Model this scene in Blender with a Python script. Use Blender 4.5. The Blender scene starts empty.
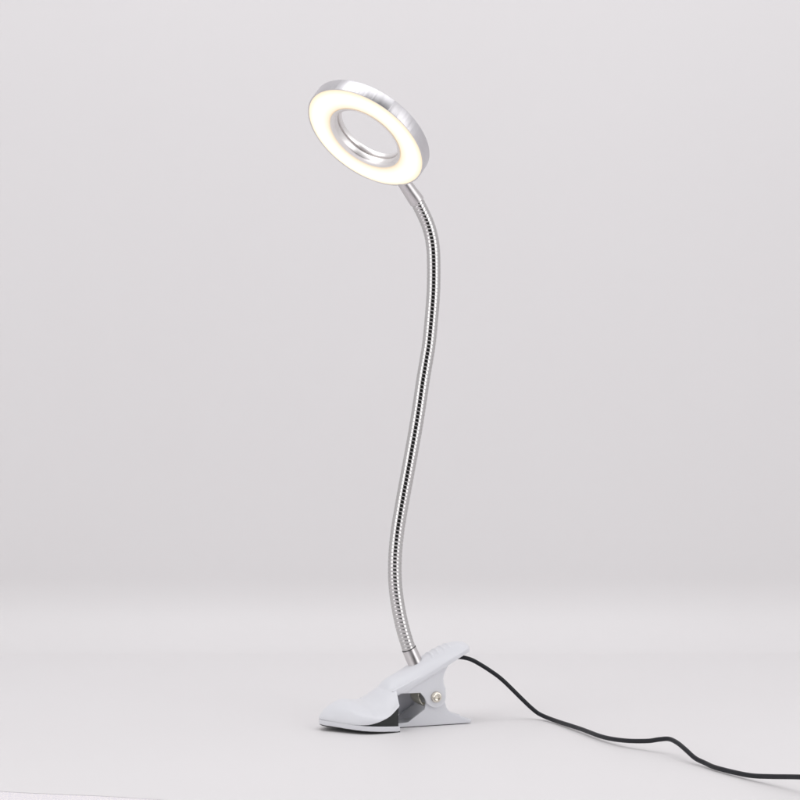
import bpy, bmesh, math, random
from mathutils import Vector, Matrix, noise
R = math.radians
MM = 0.001
scn = bpy.context.scene
C = scn.collection

# ------------------------------------------------------------------ camera
cd = bpy.data.cameras.new('camera')
cam = bpy.data.objects.new('camera', cd); C.objects.link(cam)
cam.location = (0, -1.2, 0.2104); cam.rotation_euler = (R(90), 0, 0)
cd.sensor_width = 36; cd.lens = 36*1.2/0.52
cd.clip_start = 0.05; cd.clip_end = 50
scn.camera = cam

# ------------------------------------------------------------------ world: a dim grey studio room
w = bpy.data.worlds.new('World'); scn.world = w; w.use_nodes = True
nt = w.node_tree; nt.nodes.clear()
out = nt.nodes.new('ShaderNodeOutputWorld'); bg = nt.nodes.new('ShaderNodeBackground')
tc = nt.nodes.new('ShaderNodeTexCoord'); sx = nt.nodes.new('ShaderNodeSeparateXYZ')
rm = nt.nodes.new('ShaderNodeValToRGB')
nt.links.new(tc.outputs['Generated'], sx.inputs[0])
def wstep(sock, absolute, lo, hi):              # 0 inside the unlit gap behind the photographer, 1 outside
    if absolute:
        ab = nt.nodes.new('ShaderNodeMath'); ab.operation = 'ABSOLUTE'; nt.links.new(sock, ab.inputs[0]); sock = ab.outputs[0]
    m = nt.nodes.new('ShaderNodeMapRange'); m.interpolation_type = 'SMOOTHSTEP'
    m.inputs['From Min'].default_value = lo; m.inputs['From Max'].default_value = hi
    nt.links.new(sock, m.inputs['Value']); return m.outputs[0]
def wmax(a, b):
    m = nt.nodes.new('ShaderNodeMath'); m.operation = 'MAXIMUM'; nt.links.new(a, m.inputs[0]); nt.links.new(b, m.inputs[1]); return m.outputs[0]
f_ = wmax(wmax(wstep(sx.outputs['X'], True, 0.40, 0.52), wstep(sx.outputs['Z'], True, 0.60, 0.78)), wstep(sx.outputs['Y'], False, -0.25, -0.05))
nt.links.new(f_, rm.inputs[0])
rm.color_ramp.elements[0].color = (0.015, 0.016, 0.015, 1); rm.color_ramp.elements[1].color = (0.57, 0.565, 0.575, 1)
nt.links.new(rm.outputs[0], bg.inputs['Color']); bg.inputs['Strength'].default_value = 1.37
nt.links.new(bg.outputs[0], out.inputs['Surface'])

# ------------------------------------------------------------------ studio lamps
def area(name, loc, target, sx_, sy_, power, col=(1, 1, 1)):
    l = bpy.data.lights.new(name, 'AREA'); l.shape = 'RECTANGLE'; l.size = sx_; l.size_y = sy_
    l.energy = power; l.color = col
    o = bpy.data.objects.new(name, l); C.objects.link(o); o.location = loc
    d = (Vector(target)-Vector(loc)).normalized()
    o.rotation_euler = d.to_track_quat('-Z', 'Y').to_euler()
    return o
area('softbox_lamp', (-1.05, -0.85, 0.55), (0, 0.05, 0.2), 0.75, 1.3, 3.8, (1, 0.985, 0.99))
area('softbox_lamp', (1.05, -0.85, 0.55), (0, 0.05, 0.2), 0.75, 1.3, 4.05, (1, 0.985, 0.99))
area('overhead_lamp', (0, -0.12, 1.25), (0, 0.36, 0.12), 1.3, 0.6, 4.4, (0.985, 0.985, 1))

scn.view_settings.view_transform = 'Standard'; scn.view_settings.look = 'None'
scn.view_settings.exposure = 0.0; scn.view_settings.gamma = 1
scn.render.engine = 'CYCLES'
scn.cycles.max_bounces = 10; scn.cycles.diffuse_bounces = 5; scn.cycles.glossy_bounces = 6

# ------------------------------------------------------------------ materials
def mat(name, col, rough=0.5, metal=0.0, spec=0.5, coat=0.0):
    m = bpy.data.materials.new(name); m.use_nodes = True
    b = m.node_tree.nodes['Principled BSDF']
    b.inputs['Base Color'].default_value = (*col, 1); b.inputs['Roughness'].default_value = rough
    b.inputs['Metallic'].default_value = metal
    b.inputs['Specular IOR Level'].default_value = spec; b.inputs['Coat Weight'].default_value = coat
    return m, m.node_tree, b
def nz(nt, scale, detail=4, coord='Object', vscale=None):
    t = nt.nodes.new('ShaderNodeTexCoord'); n = nt.nodes.new('ShaderNodeTexNoise')
    n.inputs['Scale'].default_value = scale; n.inputs['Detail'].default_value = detail
    if vscale:
        m = nt.nodes.new('ShaderNodeMapping'); m.inputs['Scale'].default_value = vscale
        nt.links.new(t.outputs[coord], m.inputs[0]); nt.links.new(m.outputs[0], n.inputs['Vector'])
    else: nt.links.new(t.outputs[coord], n.inputs['Vector'])
    return n
def ramp(nt, src, a, b, pa=0.3, pb=0.7):
    r = nt.nodes.new('ShaderNodeValToRGB'); e = r.color_ramp.elements
    e[0].position = pa; e[1].position = pb; e[0].color = (*a, 1); e[1].color = (*b, 1)
    nt.links.new(src, r.inputs[0]); return r
def rough_var(nt, b, n, lo, hi):
    m = nt.nodes.new('ShaderNodeMapRange'); m.inputs['To Min'].default_value = lo; m.inputs['To Max'].default_value = hi
    nt.links.new(n.outputs['Fac'], m.inputs[0]); nt.links.new(m.outputs[0], b.inputs['Roughness'])
def bump(nt, b, src, strength, dist):
    u = nt.nodes.new('ShaderNodeBump'); u.inputs['Strength'].default_value = strength; u.inputs['Distance'].default_value = dist
    nt.links.new(src, u.inputs['Height']); nt.links.new(u.outputs[0], b.inputs['Normal'])

m_back, t_, b_ = mat('backdrop_paper', (0.78, 0.77, 0.775), 0.5, spec=0.4)
n = nz(t_, 3.2, 3); r = ramp(t_, n.outputs['Fac'], (0.782, 0.765, 0.769), (0.791, 0.775, 0.780)); t_.links.new(r.outputs[0], b_.inputs['Base Color'])
n2 = nz(t_, 900, 3); bump(t_, b_, n2.outputs['Fac'], 0.12, 0.0002)

m_table, t_, b_ = mat('speckled_cloth', (0.7, 0.68, 0.72), 0.8)
n = nz(t_, 1100, 2); r = ramp(t_, n.outputs['Fac'], (0.72, 0.70, 0.78), (0.97, 0.92, 0.88), 0.35, 0.68)
t_.links.new(r.outputs[0], b_.inputs['Base Color']); bump(t_, b_, n.outputs['Fac'], 0.4, 0.0004)

m_white, t_, b_ = mat('white_plastic', (0.735, 0.742, 0.775), 0.27, spec=0.5)
b_.inputs['Subsurface Weight'].default_value = 0.35; b_.inputs['Subsurface Radius'].default_value = (1, 1, 1); b_.inputs['Subsurface Scale'].default_value = 0.0022
n = nz(t_, 60, 3); rough_var(t_, b_, n, 0.24, 0.36)
n2 = nz(t_, 1500, 2); bump(t_, b_, n2.outputs['Fac'], 0.05, 0.0001)

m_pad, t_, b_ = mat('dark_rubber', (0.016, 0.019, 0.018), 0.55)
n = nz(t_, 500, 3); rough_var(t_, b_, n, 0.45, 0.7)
m_cord, t_, b_ = mat('black_cord_rubber', (0.006, 0.007, 0.011), 0.4, spec=0.35)
n = nz(t_, 80, 3); rough_var(t_, b_, n, 0.34, 0.5)

m_chrome, t_, b_ = mat('chrome', (0.57, 0.56, 0.555), 0.10, 1)
n = nz(t_, 700, 3); rough_var(t_, b_, n, 0.06, 0.17)
m_sleeve, t_, b_ = mat('satin_nickel', (0.62, 0.60, 0.60), 0.26, 1)
n = nz(t_, 30, 3, vscale=(25, 25, 1)); rough_var(t_, b_, n, 0.24, 0.4)
m_groove, t_, b_ = mat('groove_shade_metal', (0.09, 0.09, 0.09), 0.5, 0.6)
m_alu, t_, b_ = mat('brushed_aluminium', (0.70, 0.69, 0.71), 0.3, 1)
t2 = t_.nodes.new('ShaderNodeTexCoord'); sp = t_.nodes.new('ShaderNodeSeparateXYZ'); t_.links.new(t2.outputs['Object'], sp.inputs[0])
tg = t_.nodes.new('ShaderNodeTangent'); tg.direction_type = 'RADIAL'; tg.axis = 'Z'; t_.links.new(tg.outputs[0], b_.inputs['Tangent']); b_.inputs['Anisotropic'].default_value = 0.85; b_.inputs['Anisotropic Rotation'].default_value = 0.25
at = t_.nodes.new('ShaderNodeMath'); at.operation = 'ARCTAN2'; t_.links.new(sp.outputs['Y'], at.inputs[0]); t_.links.new(sp.outputs['X'], at.inputs[1])
nn = t_.nodes.new('ShaderNodeTexNoise'); nn.noise_dimensions = '1D'; nn.inputs['Scale'].default_value = 5; nn.inputs['Detail'].default_value = 5
t_.links.new(at.outputs[0], nn.inputs['W']); rough_var(t_, b_, nn, 0.28, 0.42)
bump(t_, b_, nn.outputs['Fac'], 0.30, 0.0016)
m_trim, t_, b_ = mat('inner_ring_metal', (0.84, 0.82, 0.81), 0.20, 1)
n = nz(t_, 90, 2); rough_var(t_, b_, n, 0.3, 0.4)
m_brass, t_, b_ = mat('nickel_brass', (0.70, 0.66, 0.58), 0.25, 1)
n = nz(t_, 900, 3); rough_var(t_, b_, n, 0.18, 0.4)
m_spring, t_, b_ = mat('spring_steel', (0.66, 0.64, 0.55), 0.33, 1)
n = nz(t_, 800, 3); rough_var(t_, b_, n, 0.25, 0.5)

# diffuser: a lit milky ring, brightest over its LED row, dimmer and warmer at its two edges
m_lit = bpy.data.materials.new('lit_diffuser'); m_lit.use_nodes = True; t_ = m_lit.node_tree; b_ = t_.nodes['Principled BSDF']
b_.inputs['Base Color'].default_value = (0.18, 0.17, 0.15, 1); b_.inputs['Roughness'].default_value = 0.4
tc2 = t_.nodes.new('ShaderNodeTexCoord'); sp = t_.nodes.new('ShaderNodeSeparateXYZ'); cb = t_.nodes.new('ShaderNodeCombineXYZ')
t_.links.new(tc2.outputs['Object'], sp.inputs[0]); t_.links.new(sp.outputs['X'], cb.inputs['X']); t_.links.new(sp.outputs['Y'], cb.inputs['Y'])
ln = t_.nodes.new('ShaderNodeVectorMath'); ln.operation = 'LENGTH'; t_.links.new(cb.outputs[0], ln.inputs[0])
mr = t_.nodes.new('ShaderNodeMapRange'); mr.inputs['From Min'].default_value = 0.0255; mr.inputs['From Max'].default_value = 0.042
t_.links.new(ln.outputs['Value'], mr.inputs['Value'])
r = t_.nodes.new('ShaderNodeValToRGB'); e = r.color_ramp.elements
e[0].position = 0.0; e[0].color = (0.68, 0.52, 0.34, 1); e[1].position = 1.0; e[1].color = (0.66, 0.50, 0.28, 1)
for p_, c_ in ((0.07, (0.86, 0.74, 0.56)), (0.20, (0.96, 0.88, 0.74)), (0.42, (1, 0.97, 0.93)), (0.68, (1, 0.97, 0.92)), (0.85, (0.96, 0.87, 0.69)), (0.96, (0.84, 0.71, 0.48))):
    a = e.new(p_); a.color = (*c_, 1)
t_.links.new(mr.outputs[0], r.inputs[0]); t_.links.new(r.outputs[0], b_.inputs['Emission Color'])
b_.inputs['Emission Strength'].default_value = 1.0

# ------------------------------------------------------------------ helpers
def link(name, me, m, parent=None, smooth=True, auto=None):
    o = bpy.data.objects.new(name, me); C.objects.link(o)
    for x in (m if isinstance(m, (list, tuple)) else [m]): me.materials.append(x)
    if smooth:
        for p in me.polygons: p.use_smooth = True
        if auto: me.set_sharp_from_angle(angle=R(auto))
    if parent: o.parent = parent
    return o
def from_pts(name, vs, fs):
    me = bpy.data.meshes.new(name); me.from_pydata([tuple(v) for v in vs], [], fs); me.validate(); me.update()
    bm = bmesh.new(); bm.from_mesh(me); bmesh.ops.recalc_face_normals(bm, faces=bm.faces); bm.to_mesh(me); bm.free()
    return me
def interp(tab, x, col):                       # cubic Hermite through a table sorted by falling x
    if x >= tab[0][0]: return tab[0][col]
    if x <= tab[-1][0]: return tab[-1][col]
    n = len(tab)
    for i in range(n-1):
        a, b = tab[i], tab[i+1]
        if x >= b[0]:
            d = (b[col]-a[col])/(b[0]-a[0])
            def sl(k):
                if k <= 0 or k >= n-1: return d
                p, q, r_ = tab[k-1], tab[k], tab[k+1]
                d0 = (q[col]-p[col])/(q[0]-p[0]); d1 = (r_[col]-q[col])/(r_[0]-q[0])
                return 0.0 if d0*d1 <= 0 else 2*d0*d1/(d0+d1)
            h = b[0]-a[0]; t = (x-a[0])/h; m0, m1 = sl(i)*h, sl(i+1)*h
            return (2*t**3-3*t*t+1)*a[col] + (t**3-2*t*t+t)*m0 + (3*t*t-2*t**3)*b[col] + (t**3-t*t)*m1
def catmull(P, step):
    P = [Vector(p) for p in P]; Q = [2*P[0]-P[1]] + P + [2*P[-1]-P[-2]]; o = []
    for i in range(1, len(Q)-2):
        for k in range(24):
            t = k/24; a, b, c, d = Q[i-1], Q[i], Q[i+1], Q[i+2]
            o.append(0.5*((2*b) + (c-a)*t + (2*a-5*b+4*c-d)*t*t + (-a+3*b-3*c+d)*t**3))
    o.append(P[-1])
    for _ in range(12):                       # relax the hand-placed points into a fair curve
        o = [o[0]] + [(o[i-1]+o[i]*2+o[i+1])/4 for i in range(1, len(o)-1)] + [o[-1]]
    L = [0]
    for a, b in zip(o, o[1:]): L.append(L[-1]+(b-a).length)
    n = max(2, int(L[-1]/step)); res = []; j = 0
    for i in range(n+1):
        s = L[-1]*i/n
        while j < len(L)-2 and L[j+1] < s: j += 1
        t = (s-L[j])/max(1e-9, L[j+1]-L[j]); res.append(o[j].lerp(o[j+1], min(1, t)))
    return res, L[-1]
def sweep(path, rad, seg=24, cap=True):
    vs, fs = [], []; up = None; s = 0
    for i, p in enumerate(path):
        t = (path[min(i+1, len(path)-1)]-path[max(i-1, 0)]).normalized()
        if up is None: up = t.orthogonal().normalized()
        up = (up - t*up.dot(t)).normalized(); side = t.cross(up)
        if i: s += (p-path[i-1]).length
        for j in range(seg):
            a = 2*math.pi*j/seg; r = rad(s, a) if callable(rad) else rad
            vs.append(p + (up*math.cos(a)+side*math.sin(a))*r)
    for i in range(len(path)-1):
        for j in range(seg):
            k = (j+1) % seg; fs.append((i*seg+j, i*seg+k, (i+1)*seg+k, (i+1)*seg+j))
    if cap: fs.append(tuple(range(seg))[::-1]); fs.append(tuple((len(path)-1)*seg+j for j in range(seg)))
    return vs, fs
def lathe(prof, seg=128, closed=True, M=None):
    """prof: (r, z) pairs around the z axis; closed joins last to first"""
    vs, fs = [], []; n = len(prof)
    for r, z in prof:
        for j in range(seg):
            a = 2*math.pi*j/seg; vs.append(Vector((r*math.cos(a), r*math.sin(a), z)))
    for i in range(n if closed else n-1):
        q = (i+1) % n
        for j in range(seg):
            k = (j+1) % seg; fs.append((i*seg+j, i*seg+k, q*seg+k, q*seg+j))
    if M: vs = [M @ v for v in vs]
    return vs, fs

# ------------------------------------------------------------------ setting
def backdrop():
    # a paper sweep: flat on the table, a generous curve, then up behind; its front edge is cut a little askew
    prof = [(-0.30, 0.0)]; y0, rr = 0.325, 0.06
    for i in range(1, 20): prof.append((-0.30 + (y0+0.30)*i/19, 0.0))
    for i in range(1, 25):
        a = R(90)*i/24; prof.append((y0 + rr*math.sin(a), rr-rr*math.cos(a)))
    for i in range(1, 8): prof.append((y0+rr+0.012*i, rr + 0.22*i))
    xs = [-1.5 + 0.02*i for i in range(151)]; vs, fs = [], []
    for i, (y, z) in enumerate(prof):
        for x in xs:
            yy = y
            if y < 0.2:
                f = (0.2-y)/0.5; edge = -0.2572 - 0.234*x + 0.0010*math.sin(x*70)
                yy = 0.2 + (edge-0.2)*f
            g_ = min(1, max(0, z)*5); wob = g_*(0.0012*math.sin(x*3.1+1) - 0.0022*math.exp(-((x+0.205+0.35*(z-0.35)**2)/0.045)**2) + 0.0015*math.exp(-((x-0.30)/0.08)**2))
            vs.append((x, yy+wob, z))
    n = len(xs)
    for i in range(len(prof)-1):
        for j in range(n-1): fs.append((i*n+j, i*n+j+1, (i+1)*n+j+1, (i+1)*n+j))
    me = from_pts('backdrop', vs, fs); o = link('backdrop', me, m_back)
    o['kind'] = 'structure'
    me2 = from_pts('table', [(-1.6, -1.1, -0.00012), (1.6, -1.1, -0.00012), (1.6, 1.2, -0.00012), (-1.6, 1.2, -0.00012),
                             (-1.6, -1.1, -0.04), (1.6, -1.1, -0.04), (1.6, 1.2, -0.04), (-1.6, 1.2, -0.04)],
                   [(0, 1, 2, 3), (7, 6, 5, 4), (0, 4, 5, 1), (1, 5, 6, 2), (2, 6, 7, 3), (3, 7, 4, 0)])
    t = link('table', me2, m_table, smooth=False); t['kind'] = 'structure'
backdrop()

# ------------------------------------------------------------------ the lamp
A = R(20)
lamp = bpy.data.objects.new('clip_lamp', None); C.objects.link(lamp)
lamp.location = (-math.sin(A)*24*MM, (-30+math.cos(A)*24)*MM, 0); lamp.rotation_euler = (0, 0, A)
lamp['label'] = 'white clip-on lamp with lit ring head, tall chrome gooseneck and black cord'
lamp['category'] = 'lamp'
LM = Matrix.Translation(lamp.location) @ Matrix.Rotation(A, 4, 'Z'); LI = LM.inverted()
def L(u, v, z): return Vector((-u*MM, -v*MM, z*MM))       # clip frame: u towards the jaw tip, v towards the near side
def wmesh(name, vs, fs, m, parent=lamp, auto=None):       # mesh given in world metres, put under the lamp
    return link(name, from_pts(name, [LI @ Vector(v) for v in vs], fs), m, parent, auto=auto)

# ---- upper lever tables: u, half width w, edge height ze, crest height zc, rim height zr
UP = [(46.0, 0.4, 7.6, 8.0, 7.1), (45.4, 2.6, 7.8, 9.2, 7.0), (44.2, 4.8, 7.9, 10.9, 6.9), (42.0, 7.6, 8.0, 13.2, 6.6), (39.5, 10.2, 8.1, 15.0, 6.3),
      (36, 14.4, 8.3, 16.7, 6.0), (32.8, 18.2, 8.5, 17.8, 5.8), (28.5, 22.6, 9.0, 18.6, 5.7), (25, 25.2, 9.8, 18.2, 5.8), (21.7, 26.7, 11.3, 17.6, 6.1),
      (17, 27.4, 14.4, 17.4, 7.0), (13, 27.4, 17.8, 19.3, 8.3), (8, 26.8, 21.3, 23.2, 10.4), (3.4, 26, 23.9, 27.4, 14.0), (0.6, 25.3, 25.0, 30.0, 16.6)]
HD = [(9, 12.6, 14.5, 20.0), (5, 13.0, 18.2, 25.4), (1, 13.3, 20.8, 29.8), (-4, 13.6, 23.3, 32.5), (-9.5, 13.8, 26.8, 35.2), (-15.6, 14.0, 30.5, 38.6), (-22, 14.2, 33.9, 42.2),
      (-28, 14.5, 37.2, 45.3), (-34, 14.8, 40.6, 48.2), (-40, 15.0, 44.0, 50.4), (-45, 14.6, 46.7, 51.7), (-49, 13.2, 48.3, 52.2), (-52, 10.8, 49.0, 51.9),
      (-54, 8.0, 49.0, 51.2), (-55.4, 4.5, 48.9, 50.2), (-56, 1.2, 48.8, 49.4)]
def shell(tab, rim, thick, sub=4, ns=22, jaw=False):
    rows = []
    us = []
    for a, b in zip(tab, tab[1:]):
        for k in range(sub): us.append(a[0]+(b[0]-a[0])*k/sub)
    us.append(tab[-1][0])
    vs, fs = [], []
    def ring(u, inset, drop):
        w = max(0.15, interp(tab, u, 1)-inset); ze = interp(tab, u, 2)-drop; zc = max(ze+0.05, interp(tab, u, 3)-drop); zr = rim(u)
        k = min(1, max(0, (u-1)/19)); k = k*k*(3-2*k)
        p, q = (2.0, 1.55-1.05*k) if jaw else (2.3, 1.0)
        if jaw: ze = zr + 0.6
        pts = [(-w, min(zr, ze-0.05))]
        for j in range(-ns, ns+1):
            s = math.sin(math.pi/2*j/ns)
            pts.append((w*s, ze+(zc-ze)*max(0.0, 1-abs(s)**p)**q))
        pts.append((w, min(zr, ze-0.05))); return pts
    n = 2*ns+3
    for u in us:
        def uo(v): return u - (5.0*(1-min(1, abs(v)/25.3))*(max(0, 8-u)/8)**1.5 if jaw else 0)
        for v, z in ring(u, 0, 0): vs.append(L(uo(v), v, z))
        for v, z in ring(u, thick, thick): vs.append(L(uo(v), v, z))
    m = 2*n
    for i in range(len(us)-1):
        a, b = i*m, (i+1)*m
        for j in range(n-1):
            fs.append((a+j, a+j+1, b+j+1, b+j)); fs.append((a+n+j, b+n+j, b+n+j+1, a+n+j+1))
        fs.append((a, b, b+n, a+n)); fs.append((a+n-1, a+2*n-1, b+2*n-1, b+n-1))
    for i in (0, (len(us)-1)*m):
        for j in range(n-1): fs.append((i+j, i+n+j, i+n+j+1, i+j+1))
    return vs, fs
def prism(poly, v0, v1):
    n = len(poly); vs = [L(u, v0, z) for u, z in poly] + [L(u, v1, z) for u, z in poly]
    fs = [tuple(range(n)), tuple(range(n, 2*n))[::-1]] + [(i, i+n, (i+1) % n+n, (i+1) % n) for i in range(n)]
    return vs, fs
def arc(cu, cz, r, a0, a1, n=12): return [(cu+r*math.cos(R(a0+(a1-a0)*i/n)), cz+r*math.sin(R(a0+(a1-a0)*i/n))) for i in range(n+1)]
def fuse(name, solids, voxel=0.36, smooth=3):
    """union closed solids into one moulded body by voxel remesh, with softened edges"""
    V, F = [], []
    for vs, fs in solids:
        me = from_pts('tmp', vs, fs)
        k = len(V); V += [v.co.copy() for v in me.vertices]; F += [tuple(i+k for i in p.vertices) for p in me.polygons]
        bpy.data.meshes.remove(me)
    me = bpy.data.meshes.new(name); me.from_pydata([tuple(v*1000) for v in V], [], F); me.update()
    o = bpy.data.objects.new(name, me); C.objects.link(o)
    m = o.modifiers.new('r', 'REMESH'); m.mode = 'VOXEL'; m.voxel_size = voxel; m.adaptivity = 0
    s = o.modifiers.new('s', 'SMOOTH'); s.factor = 0.5; s.iterations = smooth
    dg = bpy.context.evaluated_depsgraph_get(); dg.update()
    me2 = bpy.data.meshes.new_from_object(o.evaluated_get(dg)); bpy.data.objects.remove(o); bpy.data.meshes.remove(me)
    for v in me2.vertices: v.co *= 0.001
    me2.name = name; print(name, len(me2.vertices)); return me2

solids = [shell(UP, lambda u: interp(UP, u, 4), 1.9, jaw=True),
          shell(HD, lambda u: max(interp(HD, u, 2)-3.0, min(interp(HD, u, 2)-0.8, 22.6)), 2.0)]
flange = [(1.5, 24.5), (-1.2, 22.6), (-4, 22.4), (-18.0, 22.2), (-21.1, 18.3), (-22.2, 15.2)] + arc(-28.6, 19.0, 7.0, 205, 350, 14)[::-1][0:0]
flange += [(-28.6-7.0*math.cos(R(a)), 19.0-7.0*math.sin(R(a))) for a in ()]
flange += [(-28.6+7.0*math.cos(R(a)), 19.0+7.0*math.sin(R(a))) for a in range(320, 179, -12)]
flange += [(-35.3, 24), (-33.9, 28), (-33.8, 31), (-34.7, 34.5), (-37, 38.6), (-40, 42.2), (-43.5, 45.8), (-42, 46.0), (-30, 38.8), (-16, 32.0), (-4, 26.5)]
for s in (1, -1): solids.append(prism(flange, 11.5*s, 13.4*s))
# the far cheek runs on down to close that side of the mouth
solids.append(prism([(-2, 26), (-1.0, 12), (-2.5, 4.6), (-27, 4.6), (-34.5, 14), (-35.3, 24), (-26, 39)], -11.5, -13.4))
# grip ridges across the thumb end
for u0 in (-28.5, -32.6, -36.7, -40.8):
    vs, fs = [], []; n = 16
    for j in range(n+1):
        v = -8+16*j/n; s = v/interp(HD, u0, 1)
        z = interp(HD, u0, 2)+(interp(HD, u0, 3)-interp(HD, u0, 2))*(1-abs(s)**2.3)
        e = 0.5*math.sqrt(max(0.0, 1-(v/8)**2))
        for du, dz in ((1.3, -0.9), (0.1, e), (-0.5, e), (-1.0, -0.9)): vs.append(L(u0+du, v, z+dz+0.1 - du*0.4))
    for j in range(n):
        for k in range(4): fs.append((j*4+k, j*4+(k+1) % 4, (j+1)*4+(k+1) % 4, (j+1)*4+k))
    fs += [(0, 1, 2, 3), (n*4+3, n*4+2, n*4+1, n*4)]; solids.append((vs, fs))
upper = link('upper_lever', fuse('upper_lever', solids), m_white, lamp)

# ---- lower lever: sprung jaw plate, narrow body, two side walls, ear round the pin
def jw(u): return interp(UP, max(0.6, u), 1)
def zb(u): return 0.45 + 3.4*max(0.0, u/46)
def plate(us, wf, z0f, z1f):
    vs, fs = [], []; n = 14
    for u in us:
        w = max(0.2, wf(u))
        for zf in (z0f, z1f):
            for j in range(n+1): vs.append(L(u, -w+2*w*j/n, zf(u)))
    m = 2*(n+1)
    for i in range(len(us)-1):
        a, b = i*m, (i+1)*m
        for j in range(n):
            fs.append((a+j, b+j, b+j+1, a+j+1)); fs.append((a+n+1+j, a+n+2+j, b+n+2+j, b+n+1+j))
        fs.append((a, a+n+1, b+n+1, b)); fs.append((a+n, b+n, b+2*n+1, a+2*n+1))
    for i in (0, (len(us)-1)*m):
        for j in range(n): fs.append((i+j, i+j+1, i+n+2+j, i+n+1+j))
    return vs, fs
us = [46.0*math.sin(math.pi/2*i/40) for i in range(41)]
jaw = plate(us, lambda u: jw(u)-(0.0 if u > 1.5 else (1.5-u)**2*0.6), zb, lambda u: zb(u)+3.1)
bu = [-57.6*i/40 + 2 for i in range(41)]
def bw(u): return 11.4*math.sqrt(max(0.02, 1-max(0, (-u-44)/13.6)**3)) if u < -44 else 11.4
body = plate(bu, bw, lambda u: 0.45, lambda u: 2.0)
wall = [(1.5, 0.45), (1.5, 2.6), (-10.2, 3.4), (-21.5, 11.2)]
wall += [(-28.6+6.3*math.cos(R(a)), 19.0+6.3*math.sin(R(a))) for a in range(-20, 181, 12)]
wall += [(-35.6, 15.5), (-36.6, 11.6), (-38.8, 8.8), (-46, 5.6), (-51.0, 3.6), (-54.5, 2.4), (-53.5, 0.45)]
solids = [jaw, body]
for s in (1, -1): solids.append(prism(wall, 9.4*s, 11.35*s))
lower = link('lower_lever', fuse('lower_lever', solids, 0.34, 2), m_white, lamp)

# dark rubber lining that fills the gap between the jaws
pu = [0.8+42.5*math.sin(math.pi/2*i/36) for i in range(37)]
def padtop(u):
    z = interp(UP, min(u, 45), 4)
    return max(zb(u)+3.05, z+(0.3 if u > 18 else 0.3+(18-u)*0.05))
pad = link('jaw_pad', from_pts('jaw_pad', *plate(pu, lambda u: max(0.2, min(jw(u)-1.3, interp(UP, min(u, 45), 1)-2.1)), lambda u: zb(u)+2.8, padtop)), m_pad, lower, auto=40)
# thin dark sheet added under the whole lower lever as its contact shadow
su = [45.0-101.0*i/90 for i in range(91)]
link('contact_shade_sheet', from_pts('contact_shade_sheet', *plate(su, lambda u: (jw(u) if u > -0.2 else bw(u))-0.8, lambda u: 0.02 + 3.2*max(0.0, u/46), lambda u: 0.46 + 3.4*max(0.0, u/46))), m_pad, lower, auto=40)
# pivot pin with a domed, dimpled head on each side
def pin():
    prof = [(0.01, 15.1), (0.9, 15.1), (1.1, 15.5), (1.9, 15.75), (2.2, 15.3), (2.5, 15.0), (3.2, 14.9), (3.5, 14.4), (3.5, 13.45),
            (1.5, 13.45), (1.5, -13.45), (3.5, -13.45), (3.5, -14.4), (3.2, -14.9), (2.2, -15.3), (0.01, -15.4)]
    vs, fs = lathe(prof, 40, closed=False)
    # local z -> towards the near side
    M = Matrix.Translation(L(-28.6, 0, 19.0)) @ Matrix.Rotation(R(90), 4, 'X') @ Matrix.Scale(0.001, 4)
    return [M @ v for v in vs], fs
link('pivot_pin', from_pts('pivot_pin', *pin()), m_brass, upper, auto=35)
# torsion spring round the pin
P = []
turns = 9
for i in range(turns*28+1):
    a = 2*math.pi*i/28; P.append(L(-27.2+8.3*math.cos(a), -8.2+16.4*i/(turns*28), 18.8+6.9*math.sin(a)))
vs, fs = sweep(P, 0.62*MM, 8); spring = link('spring', from_pts('spring', vs, fs), m_spring, lower)

# ---- gooseneck
NP = [(11.4, -0.4, 36.3), (5.6, -2.2, 49.5), (2.0, -2.9, 61.4), (-0.9, -3.2, 74.5), (-2.8, -3.2, 87.5), (-3.4, -3.0, 100.4), (-2.9, -2.6, 113.2), (-1.5, -2.0, 126.1),
      (0.6, -1.3, 139.0), (2.9, -0.6, 151.9), (5.3, 0.2, 164.8), (10.0, 1.9, 190.8), (12.6, 2.8, 207.1), (15.0, 3.5, 223.5), (17.2, 4.0, 236.6),
      (19.2, 4.4, 249.7), (21.5, 5.0, 275.9), (22.0, 5.0, 289.0), (21.95, 4.6, 302.0), (21.5, 4.2, 309.8), (20.4, 3.8, 316.9), (18.4, 3.1, 324.0), (15.4, 2.0, 331.0), (10.9, 0, 339.8)]
NP = [Vector(p)*MM for p in NP]
b0, b1 = NP[0], NP[1]
path, LEN = catmull([b1 - (b1-b0)*0.12] + NP[1:], 0.14*MM)
PITCH = 2.45*MM
def neck_r(s, a):
    ph = ((s/PITCH) + a/(2*math.pi) + 0.12*noise.noise(Vector((s*45, 0, 0)))) % 1.0
    g = 0.32 + 0.9*max(0.0, noise.noise(Vector((s*22+3.1, 2.0, 0)))) + 0.25*noise.noise(Vector((s*260, 5.0, 0)))
    e = min(s, LEN-s); g += 0.8*math.exp(-e/0.03)         # coils stand apart near both sleeves
    # a flat-topped rib, then a narrow groove; how far the coils open varies along the bend
    if ph < 0.91:
        x = ph/0.91*2-1; return (4.50 - (0.02+0.03*g)*x*x - 0.09*g*abs(x)**9)*MM
    x = (ph-0.91)/0.09*2-1; return (4.45 - 0.42*g + (0.30*g)*abs(x)**1.5)*MM
vs, fs = sweep(path, neck_r, 40)
neck = wmesh('gooseneck', vs, fs, m_chrome)
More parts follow.
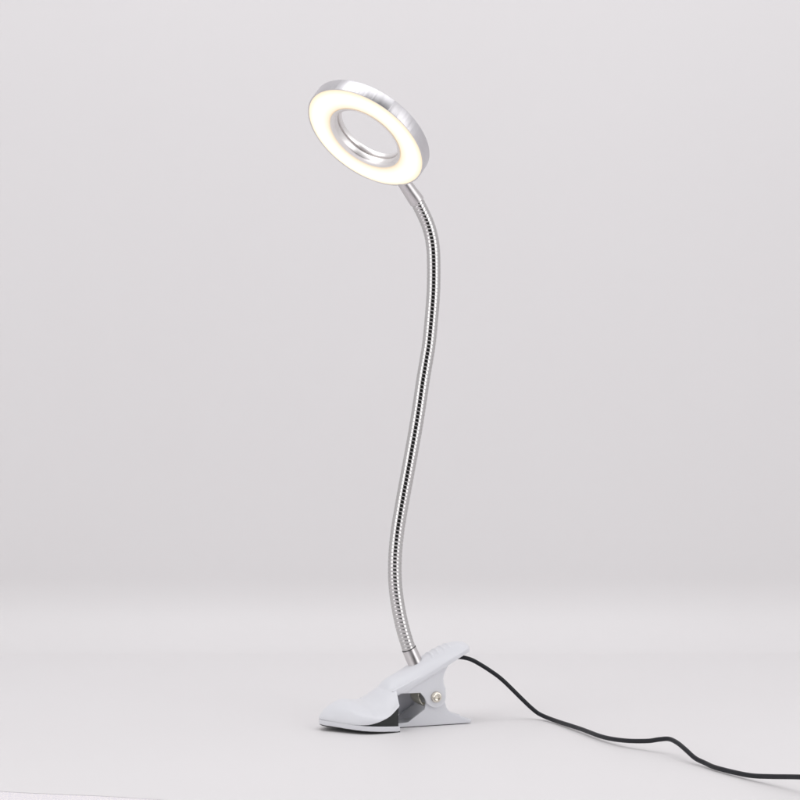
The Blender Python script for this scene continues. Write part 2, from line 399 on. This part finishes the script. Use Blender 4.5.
# lower sleeve
def tube_between(a, b, prof, seg=48):
    d = (b-a); q = d.normalized().to_track_quat('Z', 'Y').to_matrix().to_4x4(); M = Matrix.Translation(a) @ q
    v, f = lathe([(r*MM, z*MM) for r, z in prof], seg, closed=False); return [M @ x for x in v], f
ln_ = (b1-b0).length/MM
base = b0 - (b1-b0).normalized()*2.5*MM
vs, fs = tube_between(base, b1, [(5.9, 0), (5.9, 2.2), (5.3, 2.7), (5.05, 3.2), (4.75, ln_+1.4), (4.55, ln_+1.9), (3.6, ln_+2.0), (3.6, 0)])
slv = wmesh('neck_sleeve', vs, fs, m_sleeve, auto=35)
q_ = (b1-b0).normalized()
vs, fs = tube_between(base+q_*(ln_+1.75)*MM, b1+q_*5*MM, [(4.1, 0), (4.72, 0), (4.78, 0.25), (4.72, 0.6), (4.1, 0.6)])
wmesh('groove_shade_ring', vs, fs, m_groove, parent=slv)  # dark ring added as the shadow in the groove at the sleeve's top

# ---- head
camp = cam.location; hc = Vector((-20.1, -26.5, 379.7))*MM
d = (hc-camp).normalized(); rt = d.cross(Vector((0, 0, 1))).normalized(); up = rt.cross(d)
phi = R(57.8)
E1 = (rt*0.816 - up*0.578).normalized(); m_ = (-rt*0.578 - up*0.816).normalized()
n_ = m_*math.sin(phi) - d*math.cos(phi); E2 = m_*math.cos(phi) + d*math.sin(phi)
HM = Matrix((( E1.x, E2.x, n_.x, hc.x), (E1.y, E2.y, n_.y, hc.y), (E1.z, E2.z, n_.z, hc.z), (0, 0, 0, 1)))
if HM.to_3x3().determinant() < 0:
    HM = Matrix((( E1.x, -E2.x, n_.x, hc.x), (E1.y, -E2.y, n_.y, hc.y), (E1.z, -E2.z, n_.z, hc.z), (0, 0, 0, 1)))
    SG = -1
else: SG = 1
def hpart(name, prof, m, parent, seg=160, auto=40, closed=True, **k):
    vs, fs = lathe([(r*MM, z*MM) for r, z in prof], seg, closed)
    return link(name, from_pts(name, vs, fs), m, parent, auto=auto)
RO = 42.0
head = hpart('lamp_head', [(RO-0.9, 3.6), (RO-0.75, 4.35), (RO-0.45, 4.5), (RO-0.12, 4.4), (RO, 4.1), (RO, -3.9), (RO-0.2, -4.3), (RO-0.6, -4.5), (24.2, -4.5), (24.2, -3.6), (RO-0.9, -3.6)], m_alu, lamp)
head.matrix_parent_inverse = Matrix.Identity(4)
head.matrix_basis = LI @ HM
diff = hpart('diffuser', [(25.5, 4.0), (26.2, 4.55), (28, 4.75), (33, 4.85), (38.5, 4.75), (40.6, 4.5), (41.2, 4.0), (41.2, 3.0), (25.5, 3.0)], m_lit, head)
# inner wall: bevelled front lip, stepped wall with a dark groove, bright rear lip
ring = hpart('inner_ring', [(25.5, 2.9), (25.45, 4.6), (25.1, 4.8), (24.6, 4.7), (22.9, 3.4), (22.7, 3.0), (22.9, -0.6), (23.6, -0.75), (23.6, -1.45), (22.7, -1.6),
                            (22.0, -1.8), (21.7, -3.2), (22.0, -4.6), (22.8, -4.9), (24.4, -4.9), (24.4, -3.3), (24.6, 2.9)], m_trim, head, auto=30)
# upper sleeve, radial out of the rim
t = R(31.6); rd = (E1*math.cos(t)+E2*math.sin(t)).normalized()
s0 = hc + rd*(RO-1.2)*MM; s1 = path[-1]
sd = (s1-s0); SL = sd.length/MM
print('sleeve', SL, math.degrees(rd.angle(sd)))
vs, fs = tube_between(s0, s1, [(3.6, 0), (4.3, 0.2), (4.55, SL*0.45), (5.0, SL-2.5), (5.0, SL+0.6), (4.7, SL+1.0), (3.4, SL+1.0), (3.4, 0)])
wmesh('head_sleeve', vs, fs, m_sleeve, auto=35)

# ---- power cord
CP = [(24, 6, 40), (32.7, 7, 41.6), (38.4, 8, 42.2), (44.5, 9, 41.1), (49.8, 10, 38.7), (58.4, 11, 33.3), (67.3, 12, 26.6), (80.2, 14, 13.8), (86.8, 14.5, 7.5), (92.1, 14.5, 3.6), (100.8, 1.0, 1.9),
      (114.4, -32.8, 2.4), (125.2, -61.6, 2.6), (136.3, -81.3, 4.0), (148.1, -93.4, 6.0), (154.5, -99.1, 8.0), (159.7, -104.3, 9.2), (163.3, -113.8, 8.6), (166.6, -124.5, 6.5),
      (170.4, -133.6, 3.6), (174.8, -142.1, 2.4), (179.6, -154.0, 1.9), (192.4, -176.5, 2.5), (201.8, -190.4, 4.5), (214.2, -211.3, 8.5), (229.2, -238.2, 13.0), (246, -268, 17), (262, -300, 19)]
cpath, cl = catmull([Vector(p)*MM for p in CP], 0.8*MM)
vs, fs = sweep(cpath, 1.38*MM, 20)
wmesh('power_cord', vs, fs, m_cord, auto=60)
